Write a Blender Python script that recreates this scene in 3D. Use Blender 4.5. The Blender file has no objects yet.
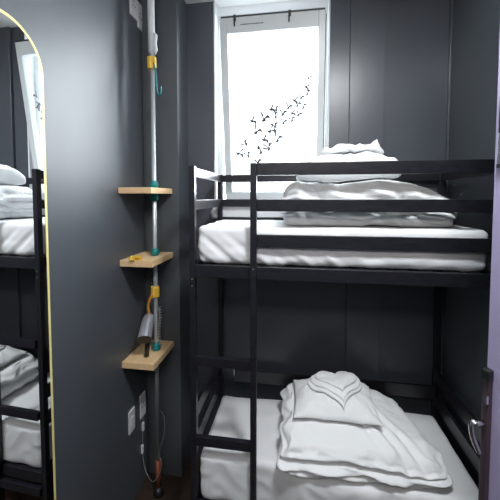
import bpy, bmesh, math, random
from mathutils import Vector, Matrix, noise
from mathutils.bvhtree import BVHTree
PI = math.pi
EYE = 2.25                      # eye height above the floor; heights below are written relative to the eye
scene = bpy.context.scene
COL = scene.collection
random.seed(4)

# ------------------------------------------------------------------ materials
def pbr(name, col, rough=0.5, metal=0.0, spec=0.5, bump=None, mottle=None, coat=0.0, sheen=0.0):
    m = bpy.data.materials.new(name); m.use_nodes = True
    nt = m.node_tree; b = nt.nodes['Principled BSDF']
    b.inputs['Base Color'].default_value = (*col, 1)
    b.inputs['Roughness'].default_value = rough
    b.inputs['Metallic'].default_value = metal
    b.inputs['Specular IOR Level'].default_value = spec
    b.inputs['Coat Weight'].default_value = coat
    b.inputs['Sheen Weight'].default_value = sheen
    tc = nt.nodes.new('ShaderNodeTexCoord')
    if bump:
        scale, strength, dist = bump
        n = nt.nodes.new('ShaderNodeTexNoise'); n.inputs['Scale'].default_value = scale
        n.inputs['Detail'].default_value = 4
        bp = nt.nodes.new('ShaderNodeBump'); bp.inputs['Strength'].default_value = strength
        bp.inputs['Distance'].default_value = dist
        nt.links.new(tc.outputs['Object'], n.inputs['Vector'])
        nt.links.new(n.outputs['Fac'], bp.inputs['Height'])
        nt.links.new(bp.outputs['Normal'], b.inputs['Normal'])
    if mottle:
        scale, c2, stretch = mottle
        mp = nt.nodes.new('ShaderNodeMapping'); mp.inputs['Scale'].default_value = stretch
        n = nt.nodes.new('ShaderNodeTexNoise'); n.inputs['Scale'].default_value = scale
        n.inputs['Detail'].default_value = 6; n.inputs['Roughness'].default_value = 0.6
        r = nt.nodes.new('ShaderNodeValToRGB')
        r.color_ramp.elements[0].position = 0.35; r.color_ramp.elements[0].color = (*col, 1)
        r.color_ramp.elements[1].position = 0.68; r.color_ramp.elements[1].color = (*c2, 1)
        nt.links.new(tc.outputs['Object'], mp.inputs['Vector'])
        nt.links.new(mp.outputs['Vector'], n.inputs['Vector'])
        nt.links.new(n.outputs['Fac'], r.inputs['Fac'])
        nt.links.new(r.outputs['Color'], b.inputs['Base Color'])
    return m

M = {}
M['wall'] = pbr('slate_satin_paint', (.070, .081, .090), .45, spec=.65, bump=(9, .05, .02), mottle=(3, (.076, .086, .098), (1, 1, .5)))
M['wall_dark'] = pbr('slate_matt_paint', (.070, .078, .094), .34, spec=.6, bump=(14, .06, .01), mottle=(5, (.076, .084, .100), (1, 1, .3)))
M['ceiling'] = pbr('white_ceiling_paint', (.80, .80, .79), .8)
M['plain'] = pbr('off_white_wall_paint', (.16, .17, .19), .8)
M['floor'] = pbr('warm_wood_floor', (.030, .018, .013), .5, mottle=(3, (.042, .026, .018), (1, 12, 1)))
M['upvc'] = pbr('white_window_plastic', (.64, .68, .69), .35)
M['reveal'] = pbr('white_reveal_paint', (.74, .76, .78), .6)
M['gasket'] = pbr('dark_window_gasket', (.03, .035, .035), .5)
M['bedmetal'] = pbr('black_brown_bed_steel', (.009, .009, .015), .30, spec=.6, bump=(60, .12, .002), mottle=(22, (.020, .020, .024), (1, 1, 2.5)))
M['bedcap'] = pbr('bed_rail_cap', (.45, .47, .48), .3)
M['bolt'] = pbr('zinc_bolt', (.6, .6, .6), .3, metal=1)
M['sheet'] = pbr('white_cotton_sheet', (.80, .81, .825), .85, spec=.2, bump=(240, .12, .001), sheen=.15)
M['duvet'] = pbr('white_duvet_cotton', (.83, .845, .85), .85, spec=.2, bump=(300, .10, .001), sheen=.15)
M['towel'] = pbr('white_terry_towel', (.84, .85, .86), .95, spec=.1, bump=(420, .5, .002), sheen=.3)
M['pine'] = pbr('pale_pine_shelf', (.74, .50, .26), .5, mottle=(7, (.82, .60, .35), (9, .8, 9)))
M['pole'] = pbr('silver_grey_pole', (.62, .66, .68), .30, metal=.55)
M['poleplastic'] = pbr('pale_grey_plastic', (.66, .68, .70), .4)
M['teal'] = pbr('teal_plastic', (.0, .19, .20), .4)
M['yellow'] = pbr('yellow_plastic', (.80, .50, .06), .4)
M['orange'] = pbr('orange_strap', (.62, .27, .05), .6)
M['silver'] = pbr('brushed_silver_plastic', (.55, .57, .62), .28, metal=.6)
M['black'] = pbr('black_plastic', (.012, .012, .014), .4)
M['gold'] = pbr('pale_gold_frame', (.86, .76, .32), .42, metal=.15)
M['socket'] = pbr('white_socket_plastic', (.72, .73, .76), .35)
M['cable'] = pbr('pale_cable', (.26, .26, .27), .5)
M['redfoot'] = pbr('copper_red_fitting', (.30, .08, .04), .5)
M['lilac'] = pbr('lilac_door_paint', (.40, .36, .55), .38, spec=.5)
M['lockbrown'] = pbr('dark_plum_lock_case', (.055, .035, .045), .35)
M['chrome'] = pbr('brushed_chrome', (.78, .78, .78), .22, metal=1)
M['bird'] = pbr('grey_vinyl', (.10, .11, .12), .7)
M['ledwhite'] = pbr('lamp_shade_white', (.8, .8, .8), .5)

def emit(name, col, s):
    m = bpy.data.materials.new(name); m.use_nodes = True; nt = m.node_tree
    nt.nodes.clear(); o = nt.nodes.new('ShaderNodeOutputMaterial'); e = nt.nodes.new('ShaderNodeEmission')
    e.inputs['Color'].default_value = (*col, 1); e.inputs['Strength'].default_value = s
    nt.links.new(e.outputs[0], o.inputs['Surface']); return m

mm = bpy.data.materials.new('mirror_silver'); mm.use_nodes = True
b = mm.node_tree.nodes['Principled BSDF']; b.inputs['Metallic'].default_value = 1
b.inputs['Roughness'].default_value = 0.0; b.inputs['Base Color'].default_value = (.93, .95, .95, 1)
M['mirror'] = mm
mg = bpy.data.materials.new('window_glass'); mg.use_nodes = True; nt = mg.node_tree; nt.nodes.clear()
o = nt.nodes.new('ShaderNodeOutputMaterial'); mx = nt.nodes.new('ShaderNodeMixShader')
t = nt.nodes.new('ShaderNodeBsdfTransparent'); g = nt.nodes.new('ShaderNodeBsdfGlossy')
g.inputs['Roughness'].default_value = .02; mx.inputs['Fac'].default_value = .06
nt.links.new(t.outputs[0], mx.inputs[1]); nt.links.new(g.outputs[0], mx.inputs[2]); nt.links.new(mx.outputs[0], o.inputs['Surface'])
M['glass'] = mg

# ------------------------------------------------------------------ helpers
def link(name, me, mat, parent=None, smooth=False, bevel=0):
    o = bpy.data.objects.new(name, me); COL.objects.link(o)
    if mat: me.materials.append(M[mat] if isinstance(mat, str) else mat)
    if smooth:
        for p in me.polygons: p.use_smooth = True
    if bevel:
        md = o.modifiers.new('bevel', 'BEVEL'); md.width = bevel; md.segments = 2; md.limit_method = 'ANGLE'
    if parent is not None: o.parent = parent
    return o

def wpos(o):
    p = o; v = Vector((0, 0, 0))
    while p is not None:
        v += p.location; p = p.parent
    return v

def mesh(name, bm, mat, parent=None, smooth=False, bevel=0, origin=None):
    """bm in room coordinates (z relative to the eye); stored about the origin of the parent or of `origin`"""
    if origin is None:
        if parent is not None: origin = wpos(parent)
        else:
            bb = [v.co for v in bm.verts]
            origin = Vector(((min(c.x for c in bb)+max(c.x for c in bb))/2, (min(c.y for c in bb)+max(c.y for c in bb))/2, min(c.z for c in bb)+EYE))
    origin = Vector(origin)
    bm.transform(Matrix.Translation(Vector((0, 0, EYE)) - origin))
    bmesh.ops.recalc_face_normals(bm, faces=bm.faces)
    me = bpy.data.meshes.new(name); bm.to_mesh(me); bm.free()
    o = link(name, me, mat, parent, smooth, bevel)
    if parent is None: o.location = origin
    return o

def empty(name, loc, label, cat, group=None):
    o = bpy.data.objects.new(name, None); COL.objects.link(o)
    o.location = Vector(loc) + Vector((0, 0, EYE)); o.empty_display_size = .05
    return tag(o, label, cat, group)

def tag(o, label, cat, group=None):
    o['label'] = label; o['category'] = cat
    if group: o['group'] = group
    return o

def struct(o):
    o['kind'] = 'structure'; return o

def box(bm, x0, x1, y0, y1, z0, z1, mat=None):
    r = bmesh.ops.create_cube(bm, size=1)
    T = Matrix.Translation(((x0+x1)/2, (y0+y1)/2, (z0+z1)/2)) @ Matrix.Diagonal((abs(x1-x0), abs(y1-y0), abs(z1-z0), 1))
    if mat: T = mat @ T
    bmesh.ops.transform(bm, matrix=T, verts=r['verts']); return r['verts']

def B(*a):
    bm = bmesh.new(); box(bm, *a); return bm

def tube(bm, pts, rad, n=14, caps=True):
    pts = [Vector(p) for p in pts]; rings = []
    if not hasattr(rad, '__len__'): rad = [rad]*len(pts)
    up = None
    for i, p in enumerate(pts):
        d = (pts[min(i+1, len(pts)-1)] - pts[max(i-1, 0)]).normalized()
        if up is None: up = d.orthogonal().normalized()
        a = (up - d*up.dot(d)).normalized(); up = a; c = d.cross(a)
        rings.append([bm.verts.new(p + (a*math.cos(2*PI*k/n) + c*math.sin(2*PI*k/n))*rad[i]) for k in range(n)])
    for r0, r1 in zip(rings, rings[1:]):
        for k in range(n): bm.faces.new((r0[k], r0[(k+1) % n], r1[(k+1) % n], r1[k]))
    if caps: bm.faces.new(rings[0][::-1]); bm.faces.new(rings[-1])
    return bm

def T(pts, rad, n=14): return tube(bmesh.new(), pts, rad, n)

def curve(pts, n=8):
    """Catmull-Rom through pts"""
    P = [Vector(p) for p in pts]; P = [P[0]*2-P[1]] + P + [P[-1]*2-P[-2]]; out = []
    for i in range(1, len(P)-2):
        for k in range(n):
            t = k/n; a, b_, c, d = P[i-1:i+3]
            out.append(.5*((2*b_) + (c-a)*t + (2*a-5*b_+4*c-d)*t*t + (3*b_-a-3*c+d)*t**3))
    out.append(P[-2]); return out

def sm(a, b_, x):
    t = max(0, min(1, (x-a)/(b_-a))); return t*t*(3-2*t)
def ridge(p, s, seed=0):
    return 1 - abs(noise.noise(Vector(p)*s + Vector((seed*7.3, seed*3.1, seed*1.7))))*2.2
def nz(p, s, seed=0): return noise.noise(Vector(p)*s + Vector((seed*5.1, seed*2.7, seed*9.3)))

# ------------------------------------------------------------------ the room
XL, XR, YB, CEIL, FLOOR = -1.192, 1.085, 2.52, 1.57, -EYE
YF, XE = -1.9, 1.085
struct(mesh('floor', B(XL-.1, XR+.1, YF, YB+.25, FLOOR-.1, FLOOR), 'floor'))
struct(mesh('ceiling', B(XL-.1, XR+.1, YF, YB+.30, CEIL, CEIL+.1), 'ceiling'))
struct(mesh('wall_left', B(XL-.12, XL, YF, YB+.25, FLOOR, CEIL), 'wall'))
struct(mesh('wall_right', B(XR, XR+.12, YF, YB+.25, FLOOR, CEIL), 'wall'))
struct(mesh('wall_front', B(XL-.1, XR+.1, YF-.1, YF, FLOOR, CEIL), 'plain'))
WX0, WX1, WZ0 = -.672, .223, -.075
bm = bmesh.new()
box(bm, XL, WX0, YB, YB+.25, FLOOR, CEIL); box(bm, WX1, XR, YB, YB+.25, FLOOR, CEIL); box(bm, WX0, WX1, YB, YB+.25, FLOOR, WZ0-.09)
struct(mesh('wall_back', bm, 'wall_dark'))
struct(mesh('trim_1', B(XL, -.908, 2.300, YB, FLOOR, CEIL), 'wall', bevel=.003))      # boxed-in corner
struct(mesh('trim_2', B(.380, .630, 2.492, YB, FLOOR, CEIL), 'wall_dark', bevel=.002))  # boxed-in pipe run beside the window
struct(mesh('trim_3', B(XR-.014, XR, 2.49, YB, FLOOR, CEIL), 'wall_dark', bevel=.002))
# window: white lined recess, fixed frame, tilted sash
bm = bmesh.new()
box(bm, WX0-.010, WX0+.004, YB-.008, YB+.10, WZ0, CEIL)
box(bm, WX1-.004, WX1+.010, YB-.008, YB+.10, WZ0, CEIL)
box(bm, WX0, WX1, YB+.085, YB+.25, 1.500, CEIL)
struct(mesh('trim_4', bm, 'reveal', bevel=.002))
struct(mesh('trim_5', B(WX0-.02, WX1+.02, YB-.030, YB+.25, WZ0-.09, WZ0), 'reveal', bevel=.006))   # sill
win = bmesh.new()
FY0, FY1 = 2.600, 2.665
fx0, fx1, fz0, fz1 = WX0+.004, WX1-.004, WZ0, 1.500
box(win, fx0, fx0+.040, FY0, FY1, fz0, fz1); box(win, fx1-.040, fx1, FY0, FY1, fz0, fz1)
box(win, fx0+.04, fx1-.04, FY0, FY1, fz1-.05, fz1); box(win, fx0+.04, fx1-.04, FY0, FY1, fz0, fz0+.04)
window = struct(mesh('window_1', win, 'upvc', bevel=.003, origin=(-.2245, 2.60, WZ0+EYE)))
# sash in its own coordinates: x across, y depth, z up from the bottom hinge
SX0, SX1, SH = -.596, .190, 1.395
sash_rot = Matrix.Translation((0, 2.60, -.025)) @ Matrix.Rotation(math.radians(7.6), 4, 'X')
def sbox(bm, x0, x1, y0, y1, z0, z1): box(bm, x0, x1, y0, y1, z0, z1, sash_rot)
bm = bmesh.new()
gx0, gx1, gz0, gz1 = -.541, .140, .072, 1.285
sbox(bm, SX0, gx0, -.035, .022, 0, SH); sbox(bm, gx1, SX1, -.035, .022, 0, SH)
sbox(bm, gx0, gx1, -.035, .022, 0, gz0); sbox(bm, gx0, gx1, -.035, .022, gz1, SH)
sash = mesh('sash', bm, 'upvc', window, bevel=.004)
bm = bmesh.new()
sbox(bm, SX0+.005, SX1-.005, -.030, .010, SH, SH+.014); sbox(bm, SX0-.006, SX0, -.012, .010, .05, SH-.02); sbox(bm, SX1, SX1+.006, -.012, .010, .05, SH-.02)
mesh('gasket', bm, 'gasket', sash)
bm = bmesh.new(); sbox(bm, gx0-.005, gx1+.005, -.006, .000, gz0-.005, gz1+.005)
mesh('glass_pane', bm, 'glass', sash)
for x in (-.485, -.075):
    bm = bmesh.new(); sbox(bm, x-.005, x+.005, -.048, -.034, SH-.065, SH-.020); sbox(bm, x-.005, x+.014, -.052, -.040, SH-.028, SH+.012)
    mesh('stay_latch', bm, 'gasket', sash, bevel=.002)
# printed maker's line on the top rail: a row of tiny dashes
bm = bmesh.new(); x = -.44
while x < -.27:
    w = random.choice((.006, .009, .012)); sbox(bm, x, x+w, -.0358, -.0348, SH-.058, SH-.051); x += w+.003
mesh('printed_line', bm, 'gasket', sash)
bm = bmesh.new()
T_ = [Vector((-.50, 2.56, -.048)), Vector((-.47, 2.55, -.045)), Vector((-.43, 2.545, -.050))]
tube(bm, curve([Vector((-.50, 2.555, -.062)), Vector((-.488, 2.545, -.058)), Vector((-.465, 2.542, -.060))], 6), .010, 10)
mesh('window_catch', bm, 'gasket', window, smooth=True)
# flock of birds stuck to the glass: swept wings, body and forked tail
BIRDS = [(0.071, 0.938, 0.024), (0.054, 0.876, 0.032), (0.062, 0.822, 0.032), (0.016, 0.795, 0.024), (-0.035, 0.782, 0.04), (-0.012, 0.739, 0.032), (0.033, 0.722, 0.032), (-0.082, 0.727, 0.04), (-0.051, 0.687, 0.032), (-0.005, 0.669, 0.032), (-0.052, 0.628, 0.032), (-0.125, 0.678, 0.048), (-0.121, 0.612, 0.04), (-0.176, 0.711, 0.04), (-0.218, 0.721, 0.048), (-0.18, 0.659, 0.04), (-0.186, 0.586, 0.048), (-0.275, 0.642, 0.08), (-0.37, 0.639, 0.056), (-0.341, 0.547, 0.072), (-0.23, 0.554, 0.072), (-0.277, 0.49, 0.064), (-0.169, 0.477, 0.064), (-0.318, 0.43, 0.072), (-0.236, 0.416, 0.064), (-0.419, 0.457, 0.048), (-0.491, 0.386, 0.064), (-0.405, 0.36, 0.048), (-0.326, 0.305, 0.056)]
ANG = [20, 90, 0, 10, 80, 0, -10, 10, 70, 15, -20, 0, 5, -35, 60, -30, -25, 10, 60, 25, 50, 60, 5, 120, -25, -60, 75, -30, -15]
def wing(bm, pts, widths, R):
    vs = []
    for (x, z), w in zip(pts, widths):
        vs.append((R @ Vector((x, 0, z+w/2)), R @ Vector((x, 0, z-w/2))))
    fr = [[bm.verts.new(sash_rot @ (v+Vector((0, dy, 0)))) for v in pr] for pr in vs for dy in (-.0086, -.0066)]
    for i in range(len(pts)-1):
        a, b_, c, d = fr[2*i], fr[2*i+1], fr[2*i+2], fr[2*i+3]
        bm.faces.new((a[0], a[1], c[1], c[0])); bm.faces.new((b_[0], d[0], d[1], b_[1]))
        bm.faces.new((a[0], c[0], d[0], b_[0])); bm.faces.new((a[1], b_[1], d[1], c[1]))
for i, (bx, bz, bs) in enumerate(BIRDS):
    bm = bmesh.new(); s = bs*.48+.023; rr = random.Random(i)
    R = Matrix.Translation((bx, 0, bz)) @ Matrix.Rotation(math.radians(ANG[i]), 4, 'Y')
    lift = .35+.35*rr.random()
    wing(bm, [(0, 0), (s*.25, s*lift*.8), (s*.5, s*lift), (s*.85, s*lift*.75)], [s*.42, s*.46, s*.38, .006], R)
    wing(bm, [(0, 0), (-s*.2, s*lift), (-s*.42, s*lift*1.5), (-s*.62, s*lift*2.1)], [s*.42, s*.46, s*.34, .006], R)
    wing(bm, [(-s*.28, -s*.20), (-s*.1, -s*.08), (s*.12, 0), (s*.30, s*.02)], [s*.14, s*.30, s*.42, s*.12], R)
    mesh('bird_decal', bm, 'bird', sash)

# ------------------------------------------------------------------ bunk bed
bx0, bx1, by0, by1 = -.638, 1.045, 1.770, 2.482
pw = .036
bed = empty('bunk_bed', ((bx0+bx1)/2, (by0+by1)/2, FLOOR), 'dark metal bunk bed with ladder and slatted guard rails under the window', 'bunk bed')
def part(name, bm, mat='bedmetal', parent=bed, bevel=.0025, **k): return mesh(name, bm, mat, parent, bevel=bevel, **k)
TOP = .183
for (x, y, zt) in ((bx0, by0, TOP), (bx1-pw, by0, TOP), (bx0, by1-pw, TOP-.006), (bx1-pw, by1-pw, .183)):
    part('post', B(x, x+pw, y, y+pw, FLOOR, zt))
lx = -.268
part('ladder_upright', B(lx, lx+.036, by0-.022, by0+.013, FLOOR, TOP+.008))
for z0, z1 in ((.123, .193), (-.082, -.013), (-.288, -.216)):
    part('guard_rail', B(lx+.036, bx1-pw, by0+.002, by0+.028, z0, z1))
for z0, z1 in ((.118, .176), (-.078, -.018)):
    part('end_rail', B(bx0+.006, bx0+.030, by0+pw, by1-pw, z0, z1))
    part('end_rail', B(bx1-.030, bx1-.006, by0+pw, by1-pw, z0, z1))
    part('back_rail', B(bx0+pw, bx1-pw, by1-.030, by1-.006, z0, z1))
for zt, zb in ((-.402, -.476), (-1.882, -1.955)):
    part('side_rail', B(bx0+pw, bx1-pw, by0, by0+.030, zb, zt))
    part('side_rail', B(bx0+pw, bx1-pw, by1-.034, by1-.004, zb, zt))
    part('end_beam', B(bx0+.003, bx0+.033, by0+pw, by1-pw, zb, zt))
    part('end_beam', B(bx1-.033, bx1-.003, by0+pw, by1-pw, zb, zt))
    bm = bmesh.new()
    for k in range(13):
        x = bx0+.07+k*(bx1-bx0-.16)/12.3
        box(bm, x, x+.065, by0+.03, by1-.034, zt-.022, zt-.006)
    part('slats', bm)
# lower bunk end and back rails
for z0, z1 in ((-1.375, -1.285), (-1.56, -1.47)):
    part('end_rail', B(bx0+.008, bx0+.028, by0+pw, by1-pw, z0, z1))
    part('end_rail', B(bx1-.028, bx1-.008, by0+pw, by1-pw, z0, z1))
br = part('back_rail', B(-.50, bx1-pw, by1-.052, by1-.034, -1.50, -1.40))
part('end_cap', B(-.507, -.498, by1-.054, by1-.032, -1.445, -1.40), 'bedcap', br, bevel=.001)
for z in (-.952, -1.448, -1.98):
    r_ = part('ladder_rung', B(bx0+pw, lx, by0-.018, by0+.012, z-.055, z))
for x, z, y in ((lx+.018, -.412, by0-.022), (bx0+.018, -.49, by0), (bx0+.018, -.53, by0)):
    bm = T([(x, y+.003, z), (x, y-.006, z)], .0055, 10); part('bolt', bm, 'bolt', bevel=.001)

# ------------------------------------------------------------------ soft goods
def rounded(x0, x1, y0, y1, z0, z1, r, step, disp, edge_r=None):
    """rounded box, evenly gridded, displaced along its normals by disp(p, n)"""
    bm = bmesh.new(); L = (x1-x0, y1-y0, z1-z0); N = [max(4, int(round(l/step))) for l in L]
    lo = Vector((x0, y0, z0)); cache = {}
    er = edge_r or (r, r, r)
    def vert(i, j, k):
        key = (i, j, k)
        if key in cache: return cache[key]
        p = Vector((lo[a] + L[a]*q/N[a] for a, q in enumerate(key)))
        inner = Vector((min(max(p[a], lo[a]+er[a]), lo[a]+L[a]-er[a]) for a in range(3)))
        d = Vector(((p[a]-inner[a])/er[a] for a in range(3)))
        m_ = max(abs(d.x), abs(d.y), abs(d.z))
        if m_ > 1e-6:
            dn = d.normalized()
            d = dn if m_ > .999 else dn*m_
            q = Vector((inner[a]+d[a]*er[a] for a in range(3)))
        else: q = p; dn = Vector((0, 0, 1))
        n = Vector((d[a]/er[a] for a in range(3))).normalized()
        q = q + disp(q, n)
        cache[key] = bm.verts.new(q); return cache[key]
    def face(f):
        try: bm.faces.new([vert(*v) for v in f])
        except ValueError: pass
    X, Y, Z = N
    for i in range(X):
        for j in range(Y):
            face(((i, j, 0), (i, j+1, 0), (i+1, j+1, 0), (i+1, j, 0))); face(((i, j, Z), (i+1, j, Z), (i+1, j+1, Z), (i, j+1, Z)))
        for k in range(Z):
            face(((i, 0, k), (i+1, 0, k), (i+1, 0, k+1), (i, 0, k+1))); face(((i, Y, k), (i, Y, k+1), (i+1, Y, k+1), (i+1, Y, k)))
    for j in range(Y):
        for k in range(Z):
            face(((0, j, k), (0, j, k+1), (0, j+1, k+1), (0, j+1, k))); face(((X, j, k), (X, j+1, k), (X, j+1, k+1), (X, j, k+1)))
    return bm

def streak(p, c, direc, width, length, amp):
    """one soft fold: a ridge along direc through c"""
    d = Vector(direc).normalized(); v = p - Vector(c); t = v.dot(d); s = (v - d*t).length
    side = v.cross(d).y if abs(d.y) < .7 else v.cross(d).z
    if abs(t) > length: return 0
    w = width*(1-.45*t/length)
    return amp*math.exp(-(s/w)**2)*(1-(t/length)**2)

# mattresses with fitted sheets
def upper_disp(p, n):
    a = .003*nz(p, 6, 1)
    if n.y < -.3:       # front face: folds falling from the corner towards the rail
        k = sm(1.15, -.55, p.x)
        u = (p.x+.58)*.80 + (p.z+.19)*.95
        a += k*.0065*(math.sin(u*44 + 2.2*nz(p, 5, 3)) + .5*math.sin(u*97+1.0))*sm(-.17, -.30, p.z)*(.5+.5*ridge(p, 4, 2))
        a += .006*nz(Vector((p.x, 0, p.z*2.5)), 9, 4)*sm(-.2, -.36, p.z)
    if n.x < -.3: a += .003*math.sin((p.y*.9+p.z*1.1)*40+2*nz(p, 5, 6))
    if n.z > .3: a += .004*ridge(Vector((p.x*.5, p.y, 0)), 7, 8)*sm(0, .04, p.y-1.78)
    return n*a
bm = rounded(-.598, 1.002, 1.806, 2.420, -.400, -.178, .03, .011, upper_disp, (.035, .035, .04))
tag(mesh('mattress', bm, 'sheet', smooth=True), 'mattress in wrinkled white fitted sheet on the upper bunk', 'mattress', 'bunk mattresses')
def lower_disp(p, n):
    a = .003*nz(p, 5, 11)
    if n.z > .4: a += .003*ridge(Vector((p.x*.6, p.y*1.2, 0)), 6, 12) - .006*ridge(Vector((p.x+p.y, p.y-p.x*.3, 0)), 3, 14)*sm(-.1, -.5, p.x)
    if n.y < -.3: a += .006*ridge(Vector((p.x+p.z*.7, 0, p.z-p.x*.4)), 8, 13)
    return n*a + Vector((0, -.085*sm(-.22, .12, p.x)*sm(2.2, 1.80, p.y), 0))
bm = rounded(-.592, .996, 1.786, 2.400, -1.880, -1.584, .03, .012, lower_disp, (.035, .035, .045))
tag(mesh('mattress', bm, 'sheet', smooth=True), 'mattress in plain white fitted sheet on the lower bunk', 'mattress', 'bunk mattresses')

# duvets folded into flat bundles
def bundle(x0, x1, y0, y1, z0, h, htab, groove, seed, amp=1.0, front=None, ry=None):
    """folded duvet: htab(x,y in 0..1) shapes the top, groove(x in 0..1) the height of the fold line on the sides"""
    def disp(p, n):
        u = (p.x-x0)/(x1-x0); v = (p.y-y0)/(y1-y0); w = (p.z-z0)/h
        u = max(0, min(1, u)); v = max(0, min(1, v)); w = max(0, min(1, w))
        d = Vector((0, 0, 0))
        top = htab(u, v)
        d.z += (top-1)*h*sm(0.05, 1, w)
        side = math.sqrt(max(0, 1-n.z*n.z))
        along = p.x if abs(n.y) > abs(n.x) else p.y
        for gi, (gh, gw, ga) in enumerate(groove(u if abs(n.y) > abs(n.x) else v)):
            dd = (w - gh - .05*nz((along, 0, seed), 5, seed+gi))/gw
            d -= n*ga*1.15*math.exp(-dd*dd)*side
            d += n*ga*.45*math.exp(-((dd-2.0)/1.3)**2)*side
        q = Vector((p.x*.8+.15*nz(p, 3, seed), p.y, p.z*1.4))
        wr = .55*ridge(q, 5, seed+1) + .35*ridge(Vector((q.x+q.z, q.y-q.x*.6, q.z)), 9, seed+2) + .16*ridge(q, 19, seed+3)
        d += n*(wr-.55)*.020*amp*(.45+.55*side)
        d += n*.012*nz(p, 3.5, seed+5)*amp
        if front: d += front(u, v, w, n, p)
        d.z = max(d.z, z0 + .002 - p.z)
        return d
    r = h*.46
    return rounded(x0, x1, y0, y1, z0, z0+h, r, .009, disp, (min(r, .07), ry or min(r, .07), r))

def low_top(u, v):
    t = .95 + .11*v - .30*sm(.62, 1.0, u) - .20*sm(.30, 0, v) - .04*sm(.12, 0, u)
    return t + .035*math.sin(u*5+1)*(1-v)
def low_groove(u):
    g = .52 + .14*math.exp(-((u-.42)/.10)**2) + .04*math.sin(u*9) - .06*sm(.6, 1, u)
    return [(g, .075, .036), (.20 + .05*math.sin(u*7), .06, .012)]
def low_front(u, v, w, n, p):
    d = Vector((0, 0, 0))
    d.y += .050*u*(1-v) - .012
    k = sm(.78, 1, u)*sm(.45, 0, v)
    d.x += .028*k*(1-abs(w-.35)); d.z += .02*k*w
    d.x -= .09*sm(.4, 1, v)*sm(.7, 1, u)
    for c, wd, am in ((.70, .022, .012), (.60, .03, .009), (.80, .02, .012)):
        s_ = (u-c) + (v-.2)*.45
        d.z -= am*math.exp(-(s_/wd)**2)*sm(.4, .9, w); d.z += am*.8*math.exp(-((s_-.05)/wd)**2)*sm(.4, .9, w)
    if n.y < -.2: d.y -= .018*sm(.55, .30, w)*sm(0, .08, w)
    if n.x < -.3: d.x -= .016*math.sin(v*20+w*3)*w
    if n.y < -.2 and w < .5: d.y += .010*math.sin(u*19 + w*16)
    return d
LOW = bundle(-.100, .792, 1.712, 2.290, -1.577, .215, low_top, low_groove, 21, 1.25, low_front, .045)
low_bvh = BVHTree.FromBMesh(LOW)
tag(mesh('duvet', LOW, 'duvet', smooth=True), 'white duvet folded in a thick bundle on the lower bunk mattress', 'duvet', 'folded duvets')

def up_top(u, v):
    t = 1.0 - .10*sm(.45, .85, u) - .28*sm(.80, 1.0, u) - .16*sm(.10, 0, u)
    return t + .04*math.sin(u*9+2)
def up_groove(u):
    return [(.40+.12*math.sin(u*6.5+.6), .06, .018), (.66-.1*u, .06, .012), (.18+.05*math.sin(u*11), .05, .012)]
def up_front(u, v, w, n, p):
    d = Vector((0, 0, 0)); s = (u*1.2 + w*.35)
    if n.y < -.2: d.y += .013*math.sin(s*26+2.5*nz(p, 4, 33))*(.4+.6*math.sin(w*3.1))
    return d
UP = bundle(-.105, .905, 1.850, 2.330, -.172, .262, up_top, up_groove, 44, 1.5, up_front)
up_bvh = BVHTree.FromBMesh(UP)
tag(mesh('duvet', UP, 'duvet', smooth=True), 'puffy white duvet bundle behind the upper bunk guard rails', 'duvet', 'folded duvets')

# pillows
def height(bvh, x, y, low):
    h = bvh.ray_cast(Vector((x, y, 3)), Vector((0, 0, -1)))
    return max(low, h[0].z) if h[0] is not None else low
def pillow(cx, cy, a, b_, base, h, seed, rot=0, power=.42, n=80, slope=0):
    """base(x, y): surface it lies on; the underside follows it"""
    bm = bmesh.new(); g = {}
    R = Matrix.Rotation(rot, 3, 'Z')
    for i in range(n+1):
        for j in range(n+1):
            u = 2*i/n-1; v = 2*j/n-1
            px = a*u*(1-.055*(1-v*v)); py = b_*v*(1-.07*(1-u*u))
            q = R @ Vector((px, py, 0)); x = cx+q.x; y = cy+q.y
            t = max((1-abs(u)**2.8)*(1-abs(v)**2.8), 0)**power
            P_ = Vector((px, py, seed*1.0))
            wr = .014*(ridge(P_, 6, seed)-.5) + .006*(ridge(P_, 15, seed+2)-.5)
            c = math.sin(math.atan2(v, u)*9+seed)*(abs(u*v))**1.5*.016
            b0 = base(x, y)
            low = b0 + .004 + .25*h*(1-t)**1.5
            top = b0 + .006 + .25*h*(1-t)**1.5 + (h + slope*py)*t + (wr+c)*min(1, t*1.5)
            g[(1, i, j)] = bm.verts.new((x, y, low))
            g[(0, i, j)] = g[(1, i, j)] if (i in (0, n) or j in (0, n)) else bm.verts.new((x, y, max(top, low+.002)))
    for s in (0, 1):
        for i in range(n):
            for j in range(n):
                vs = [g[(s, i, j)], g[(s, i+1, j)], g[(s, i+1, j+1)], g[(s, i, j+1)]]
                try: bm.faces.new(vs if s == 0 else vs[::-1])
                except ValueError: pass
    return bm
def smooth_base(bvh, low, r=.03):
    cache = {}
    def f(x, y):
        k = (round(x, 3), round(y, 3))
        if k not in cache:
            cache[k] = max(height(bvh, x+dx, y+dy, low) for dx in (-r, 0, r) for dy in (-r, 0, r))
        return cache[k]
    return f
PL = pillow(.238, 2.035, .262, .180, smooth_base(low_bvh, -1.42), .110, 3, math.radians(1), .55, slope=.10)
pl_bvh = BVHTree.FromBMesh(PL)
tag(mesh('pillow', PL, 'duvet', smooth=True), 'flat white pillow on the folded lower duvet, under a heart-shaped towel', 'pillow', 'white pillows')
PU = pillow(.285, 2.08, .30, .185, smooth_base(up_bvh, .03), .172, 8, 0, .20)
pu_bvh = BVHTree.FromBMesh(PU)
tag(mesh('pillow', PU, 'duvet', smooth=True), 'plump white pillow on the upper duvet behind the top guard rail', 'pillow', 'white pillows')

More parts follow.
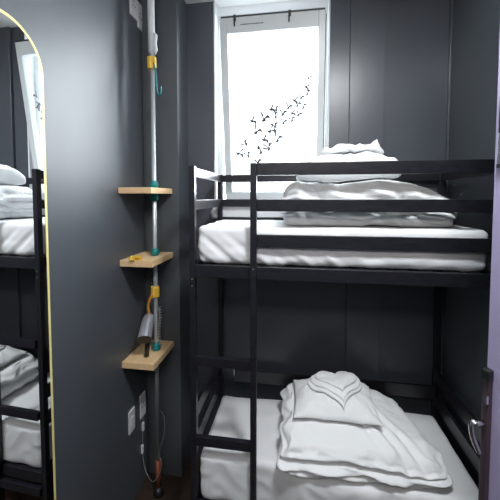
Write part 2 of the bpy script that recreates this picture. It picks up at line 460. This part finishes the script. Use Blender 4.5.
# towels folded into hearts: stacked layers that follow the pillow
def heart(cx, cy, bvh, low, w, l, layers, rot, lift=.013, ruffle=0, extra=None):
    bm = bmesh.new(); m = 96; R = Matrix.Rotation(rot, 3, 'Z')
    base = smooth_base(bvh, low, .012); pts = []
    for k in range(m):
        t = 2*PI*k/m
        x = 16*math.sin(t)**3; y = 13*math.cos(t)-5*math.cos(2*t)-2*math.cos(3*t)-math.cos(4*t)
        pts.append(Vector((x/17, y/17, 0)))
    for li, (sc, ox, oy) in enumerate(layers):
        rings = []; z0 = .003 + li*lift
        for f, hh in [(0.0, 0), (.4, 0), (.80, 0), (.96, .10), (1.0, .45), (.985, .85), (.94, 1.05), (.85, 1.0), (.6, .94), (.3, .92), (.0, .92)]:
            rg = []
            for p in pts:
                q = R @ Vector((p.x*w*sc*f, p.y*l*sc*f, 0)); x = cx+ox+q.x; y = cy+oy+q.y
                ruf = ruffle*max(0, ridge((x, y, li), 11, 5+li))*hh
                ex = extra(x, y)*hh if extra else 0
                rg.append(bm.verts.new((x, y, base(x, y) + z0 + hh*lift*1.1 + ruf + ex + .005*hh*nz((x, y, li), 14, li))))
            rings.append(rg)
        for r0, r1 in zip(rings, rings[1:]):
            for k in range(m): bm.faces.new((r0[k], r0[(k+1) % m], r1[(k+1) % m], r1[k]))
    bmesh.ops.remove_doubles(bm, verts=bm.verts, dist=.0002)
    return bm
H = heart(.255, 2.045, pl_bvh, -1.36, .190, .168, [(1, 0, 0), (.93, .004, .010), (.76, .008, .026)], math.radians(10))
tag(mesh('heart_towel', H, 'towel', smooth=True), 'white towel folded into a heart on the lower bunk pillow', 'towel', 'folded towels')
def tips(x, y):
    return .045*math.exp(-((x-.475)/.022)**2) + .02*math.exp(-((x-.17)/.018)**2) + .018*math.exp(-((x-.28)/.05)**2)
H = heart(.335, 2.04, pu_bvh, .10, .20, .12, [(1, 0, 0), (.90, -.01, .01)], math.radians(-4), .014, .014, tips)
tag(mesh('towel', H, 'towel', smooth=True), 'crumpled white towel piled on top of the upper bunk pillow', 'towel', 'folded towels')

# ------------------------------------------------------------------ mirror
mir = empty('wall_mirror', (XL+.001, .90, -1.85), 'tall frameless-looking mirror with thin gold rim and rounded top on the left wall', 'mirror')
mir['label'] = 'tall wall mirror with thin pale gold rim and rounded top corner'
def rr_path(y0, y1, z0, z1, r, n=14):
    pts = []
    for cy, cz, a0 in ((y1-r, z1-r, 0), (y0+r, z1-r, 90), (y0+r, z0+r, 180), (y1-r, z0+r, 270)):
        for k in range(n+1):
            a = math.radians(a0+90*k/n); pts.append((cy+r*math.cos(a), cz+r*math.sin(a)))
    return pts
def ring(y0, y1, z0, z1, r, wd, xa, xb):
    bm = bmesh.new(); o_ = rr_path(y0, y1, z0, z1, r); i_ = rr_path(y0+wd, y1-wd, z0+wd, z1-wd, r-wd)
    V = [[bm.verts.new((x, *p)) for p in P_] for P_, x in ((o_, xa), (o_, xb), (i_, xb), (i_, xa))]; m = len(o_)
    for a in range(4):
        for k in range(m): bm.faces.new((V[a][k], V[a][(k+1) % m], V[(a+1) % 4][(k+1) % m], V[(a+1) % 4][k]))
    return bm
MY0, MY1, MZ0, MZ1, MR = .90, 1.318, -1.85, .750, .19
mesh('frame', ring(MY0, MY1, MZ0, MZ1, MR, .013, XL+.001, XL+.0075), 'gold', mir, bevel=.002)
bm = bmesh.new(); P_ = rr_path(MY0+.010, MY1-.010, MZ0+.010, MZ1-.010, MR-.010)
f1 = [bm.verts.new((XL+.006, *p)) for p in P_]; f0 = [bm.verts.new((XL+.002, *p)) for p in P_]
bm.faces.new(f1); bm.faces.new(f0[::-1])
for k in range(len(P_)): bm.faces.new((f1[k], f1[(k+1) % len(P_)], f0[(k+1) % len(P_)], f0[k]))
mesh('mirror_glass', bm, 'mirror', mir)
mir.rotation_euler.z = -.032      # hangs a little proud of the wall at its far edge

# ------------------------------------------------------------------ shelves, pole and what hangs there
SY0, SY1, SX = 1.944, 2.298, -.958
def shelf(zt, th, label):
    return tag(mesh('wall_shelf', B(XL, SX, SY0, SY1, zt-th, zt), 'pine', bevel=.002), label, 'shelf', 'pine shelves on the left wall')
shelf(.064, .040, 'short pine shelf on the left wall, topmost of the three')
shelf(-.428, .043, 'pine shelf on the left wall with the yellow clip, middle of three')
shelf(-1.135, .043, 'pine shelf on the left wall holding the hairdryer, lowest of three')
px_, py_ = -1.030, 2.140
pole = empty('tension_pole', (px_, py_, FLOOR), 'silver floor to ceiling pole passing through three pine shelves', 'pole')
def pp(name, bm, mat, parent=pole, **k): return mesh(name, bm, mat, parent, smooth=True, **k)
pp('tube', T([(px_, py_, FLOOR), (px_, py_, 1.10)], .0155, 20), 'pole')
pp('upper_sleeve', T([(px_-.004, py_, 1.02), (px_-.004, py_, CEIL-.002)], .024, 22), 'poleplastic')
pp('sleeve_clip', T([(px_+.020, py_, 1.15), (px_+.030, py_, 1.135), (px_+.022, py_, 1.09), (px_+.030, py_, 1.04), (px_+.016, py_, 1.01)], .012, 10), 'poleplastic')
def clamp(z0, z1, mat='yellow'):
    bm = bmesh.new(); tube(bm, [(px_-.006, py_, z0), (px_-.006, py_, z1)], .031, 8); box(bm, px_-.005, px_+.034, py_-.026, py_-.004, z0+.006, z1-.006)
    return mesh('clamp', bm, mat, pole, bevel=.003)
clamp(.905, .99); clamp(-.735, -.655)
def collar(z0, z1): 
    return pp('collar', T([(px_, py_, z0), (px_, py_, z0+.008), (px_, py_, (z0+z1)/2), (px_, py_, z1-.01), (px_, py_, z1)], [.022, .029, .031, .027, .020], 20), 'teal')
collar(.066, .115); collar(-.03, .022); collar(-.426, -.375); collar(-1.133, -1.075)
pp('hook', tube(bmesh.new(), curve([(px_+.018, py_-.02, .95), (px_+.040, py_-.03, .86), (px_+.045, py_-.03, .76), (px_+.058, py_-.035, .715), (px_+.078, py_-.04, .725), (px_+.080, py_-.04, .77)]), .006, 10), 'teal')
pp('foot', T([(px_, py_, FLOOR), (px_, py_, FLOOR+.03), (px_, py_, FLOOR+.05)], [.04, .034, .018], 20), 'black')
pp('floor_joint', T([(px_, py_, -2.19), (px_, py_, -1.98)], .019, 16), 'redfoot')

# hairdryer hanging nose down from the yellow clamp
dr = empty('hairdryer', (-1.055, 2.03, -1.10), 'silver hairdryer hanging nose down from an orange strap above the lowest shelf', 'hairdryer')
dp = [(-1.078, 2.140, -.872), (-1.075, 2.130, -.880), (-1.073, 2.100, -.897), (-1.060, 2.045, -.937), (-1.044, 1.987, -.978), (-1.041, 1.979, -.984)]
bm = tube(bmesh.new(), dp, [.020, .036, .042, .045, .048, .049], 28, caps=False)
mesh('barrel', bm, 'silver', dr, smooth=True)
mesh('nozzle_bore', T([Vector(dp[-1])+Vector((.0002, -.001, -.0007)), Vector(dp[-2])], [.045, .043], 28), 'black', dr)
mesh('rear_cap', T([Vector(dp[0])+Vector((-.002, 0.010, .008)), Vector(dp[0]), dp[1]], [.010, .023, .037], 20), 'black', dr, smooth=True)
mesh('handle', T([(-1.060, 2.075, -.955), (-1.056, 2.055, -1.04), (-1.052, 2.030, -1.128)], [.019, .018, .016], 14), 'black', dr, smooth=True)
mesh('strap', tube(bmesh.new(), curve([(-1.042, 2.112, -.705), (-1.062, 2.112, -.745), (-1.082, 2.122, -.800), (-1.082, 2.135, -.862)]), .010, 10), 'orange', dr, smooth=True)
# coiled flex beside the pole
pts = []
for k in range(121):
    t_ = k/120; a = t_*PI*2*14
    pts.append((px_+.036+.009*math.cos(a)+.006*math.sin(t_*7), py_-.02+.009*math.sin(a), -.80-.28*t_))
mesh('coiled_flex', tube(bmesh.new(), pts, .0032, 6), 'cable', dr, smooth=True)
# clip on the middle shelf
cl = bmesh.new()
box(cl, -1.095, -1.045, 1.955, 1.975, -.427, -.410); box(cl, -1.085, -1.055, 1.945, 1.985, -.412, -.398)
tube(cl, curve([(-1.090, 1.965, -.418), (-1.110, 1.955, -.402), (-1.105, 1.935, -.420), (-1.080, 1.935, -.421)]), .007, 8)
tag(mesh('clip', cl, 'yellow', bevel=.002), 'small yellow plastic clip lying on the middle pine shelf', 'clip')
# loose cable below the shelves
cp = [(XL+.006, 2.215, -1.72), (XL+.007, 2.205, -1.80), (XL+.012, 2.19, -1.93), (XL+.020, 2.18, -2.04), (-1.13, 2.16, -2.13), (-1.05, 2.10, -2.12), (-.992, 2.10, -2.02), (-.985, 2.10, -1.95), (-1.008, 2.105, -1.90), (-.980, 2.12, -1.80), (-.965, 2.12, -1.70), (-.972, 2.12, -1.62), (-1.003, 2.12, -1.58)]
cab = tag(mesh('charging_cable', tube(bmesh.new(), curve(cp), .0026, 6), 'cable', smooth=True), 'thin pale cable looping down the wall behind the pole', 'cable')
for z, y in ((-1.79, 2.205), (-1.96, 2.187)):
    mesh('inline_connector', B(XL+.002, XL+.018, y-.010, y+.010, z-.03, z+.035), 'socket', cab, bevel=.003)

def plate(y0, y1, z0, z1, label, kind):
    o_ = tag(mesh('wall_socket' if kind == 's' else 'switch_plate', B(XL, XL+.010, y0, y1, z0, z1), 'socket', bevel=.003), label, 'socket' if kind == 's' else 'switch')
    cy, cz = (y0+y1)/2, (z0+z1)/2
    if kind == 's':
        for dz, dy in ((.02, 0), (-.012, -.014), (-.012, .014)):
            mesh('pin_hole', B(XL+.0095, XL+.011, cy+dy-.004, cy+dy+.004, cz+dz-.006, cz+dz+.006), 'black', o_)
    else:
        mesh('rocker', B(XL+.009, XL+.014, cy-.018, cy+.018, cz-.032, cz+.032), 'socket', o_, bevel=.002)
        for dz in (-.055, .055):
            mesh('screw', T([(XL+.009, cy, cz+dz), (XL+.0115, cy, cz+dz)], .004, 10), 'bolt', o_)
    return o_
plate(2.130, 2.225, 1.300, 1.48, 'white switch plate high on the left wall, nearer of two', 's')['label'] = 'white wall plate high on the left wall, left one of the two'
plate(2.235, 2.297, 1.260, 1.45, 'x', 's')['label'] = 'white wall plate high on the left wall, right one touching the pole'
plate(2.010, 2.090, -1.71, -1.545, 'white switch plate low on the left wall, left of the loose cable', 'w')
plate(2.175, 2.255, -1.71, -1.53, 'white socket plate low on the left wall, directly under the lowest shelf', 's')

# ------------------------------------------------------------------ blind cord weight by the window
cord = tag(mesh('blind_cord', T([(-.672, YB-.020, .30), (-.672, YB-.020, -.12)], .009, 10), 'reveal', smooth=True), 'white cord tube hanging beside the window, ending in a round weight', 'cord')
mesh('cord_weight', T([(-.672, YB-.030, -.098), (-.672, YB-.030, -.108), (-.672, YB-.030, -.135), (-.672, YB-.030, -.165), (-.672, YB-.030, -.176)], [.016, .030, .036, .030, .014], 18), 'reveal', cord, smooth=True)

# ------------------------------------------------------------------ door on the right
dx0, dy0, dx1, dy1 = .6680, 1.200, .930, .430      # free edge, hinge edge
ang = math.atan2(dy0-dy1, dx0-dx1); dl = math.hypot(dx0-dx1, dy0-dy1)
DM = Matrix.Translation((dx1, dy1, 0)) @ Matrix.Rotation(ang, 4, 'Z')      # x along the leaf to the free edge, +y to the camera-left face
def dbox(bm, *a): return box(bm, *a, DM)
bm = bmesh.new(); dbox(bm, 0, dl, -.044, 0, FLOOR+.01, 1.30)
door = struct(mesh('door_1', bm, 'lilac', bevel=.002, origin=(dx1, dy1, 0)))
struct(mesh('trim_6', B(.93, XR, .33, .43, FLOOR, CEIL), 'plain'))
# lock case
def dmesh(name, boxes, mat, parent=door, bevel=.003):
    bm = bmesh.new()
    for b_ in boxes: dbox(bm, *b_)
    return mesh(name, bm, mat, parent, bevel=bevel)
lock = dmesh('lock_case', [(dl-.026, dl-.004, 0, .022, -1.25, -.635)], 'lockbrown')
dmesh('lock_cap', [(dl-.030, dl-.002, 0, .027, -.645, -.600)], 'black', lock, .006)
bm = bmesh.new()
def D(x, y, z): return DM @ Vector((x, y, z))
tube(bm, [D(dl-.015, .020, -.795), D(dl-.015, .068, -.790)], .010, 12)
mesh('handle_spindle', bm, 'chrome', lock, smooth=True)
bm = bmesh.new()
cp = [D(dl-.015, .050, -.790), D(dl-.014, .064, -.787), D(dl-.013, .070, -.805), D(dl-.015, .066, -.835), D(dl-.018, .056, -.865), D(dl-.022, .044, -.895)]
tube(bm, curve(cp, 6), .0085, 12)
mesh('door_handle', bm, 'chrome', lock, smooth=True)
dmesh('key_tab', [(dl-.030, dl-.024, .020, .030, -.72, -.69)], 'chrome', lock, .001)
lp = dmesh('latch_plate', [(dl-.040, dl-.012, 0, .005, .100, .215)], 'chrome')
dmesh('latch_slot', [(dl-.034, dl-.020, .004, .012, .215, .345)], 'black', lp, .002)
dmesh('latch_knob', [(dl-.038, dl-.016, .004, .012, .098, .112)], 'black', lp, .002)

# ------------------------------------------------------------------ lights
lamp = empty('ceiling_light', (.42, .66, CEIL-.07), 'round white flush ceiling lamp above the middle of the room', 'ceiling light')
mesh('lamp_base', T([(.42, .66, CEIL-.025), (.42, .66, CEIL-.001)], .19, 40), 'ledwhite', lamp)
mesh('diffuser', T([(.42, .66, CEIL-.025), (.42, .66, CEIL-.05), (.42, .66, CEIL-.065)], [.18, .17, .12], 40), emit('lamp_glow', (1, .97, .93), 2.0), lamp)
def area(name, loc, rot, size, energy, col=(1, 1, 1), sy=None, parent=None, spread=None):
    l = bpy.data.lights.new(name, 'AREA'); l.energy = energy; l.color = col; l.size = size
    if sy: l.shape = 'RECTANGLE'; l.size_y = sy
    if spread: l.spread = spread
    o_ = bpy.data.objects.new(name, l); COL.objects.link(o_); o_.location = Vector(loc)+Vector((0, 0, EYE)); o_.rotation_euler = rot
    return o_, l
area('ceiling_lamp_light', (.42, .66, CEIL-.08), (0, 0, 0), .36, 64, (.93, .97, 1))
# added soft fill light behind the camera, not a lamp of the room
area('fill_light', (-.1, -1.3, 1.36), (math.radians(68), 0, 0), 1.2, 26, (1, .94, .88), .34)
sn = bpy.data.lights.new('overcast_daylight', 'SUN'); sn.energy = 25; sn.angle = math.radians(70); sn.color = (.90, .96, 1)
so = bpy.data.objects.new('overcast_daylight', sn); COL.objects.link(so); so.location = (1.5, 5, 5)
so.rotation_euler = Vector((-.42, -1, -.30)).to_track_quat('-Z', 'Y').to_euler()
po, pl = area('window_portal', (-.22, YB+.26, .68), (math.radians(-90), 0, 0), .95, 1, (1, 1, 1), 1.65)
pl.cycles.is_portal = True
w = bpy.data.worlds.new('sky'); scene.world = w; w.use_nodes = True
bg = w.node_tree.nodes['Background']; bg.inputs['Color'].default_value = (.88, .94, 1, 1); bg.inputs['Strength'].default_value = 3.2

# ------------------------------------------------------------------ camera
cam = bpy.data.cameras.new('camera'); co = bpy.data.objects.new('camera', cam); COL.objects.link(co)
yaw, pitch = math.radians(8.72), math.radians(2.75)
co.location = (0, 0, EYE); co.rotation_euler = (PI/2-pitch, 0, yaw)
cam.sensor_width = 36; cam.sensor_fit = 'HORIZONTAL'; cam.lens = 313/500*36; cam.shift_y = -38/500; cam.clip_start = .02
scene.camera = co
vs = scene.view_settings
vs.view_transform = 'Standard'; vs.look = 'None'; vs.gamma = 1; vs.use_curve_mapping = False; vs.exposure = 0
scene.cycles.use_denoising = True
scene.cycles.max_bounces = 8; scene.cycles.diffuse_bounces = 3
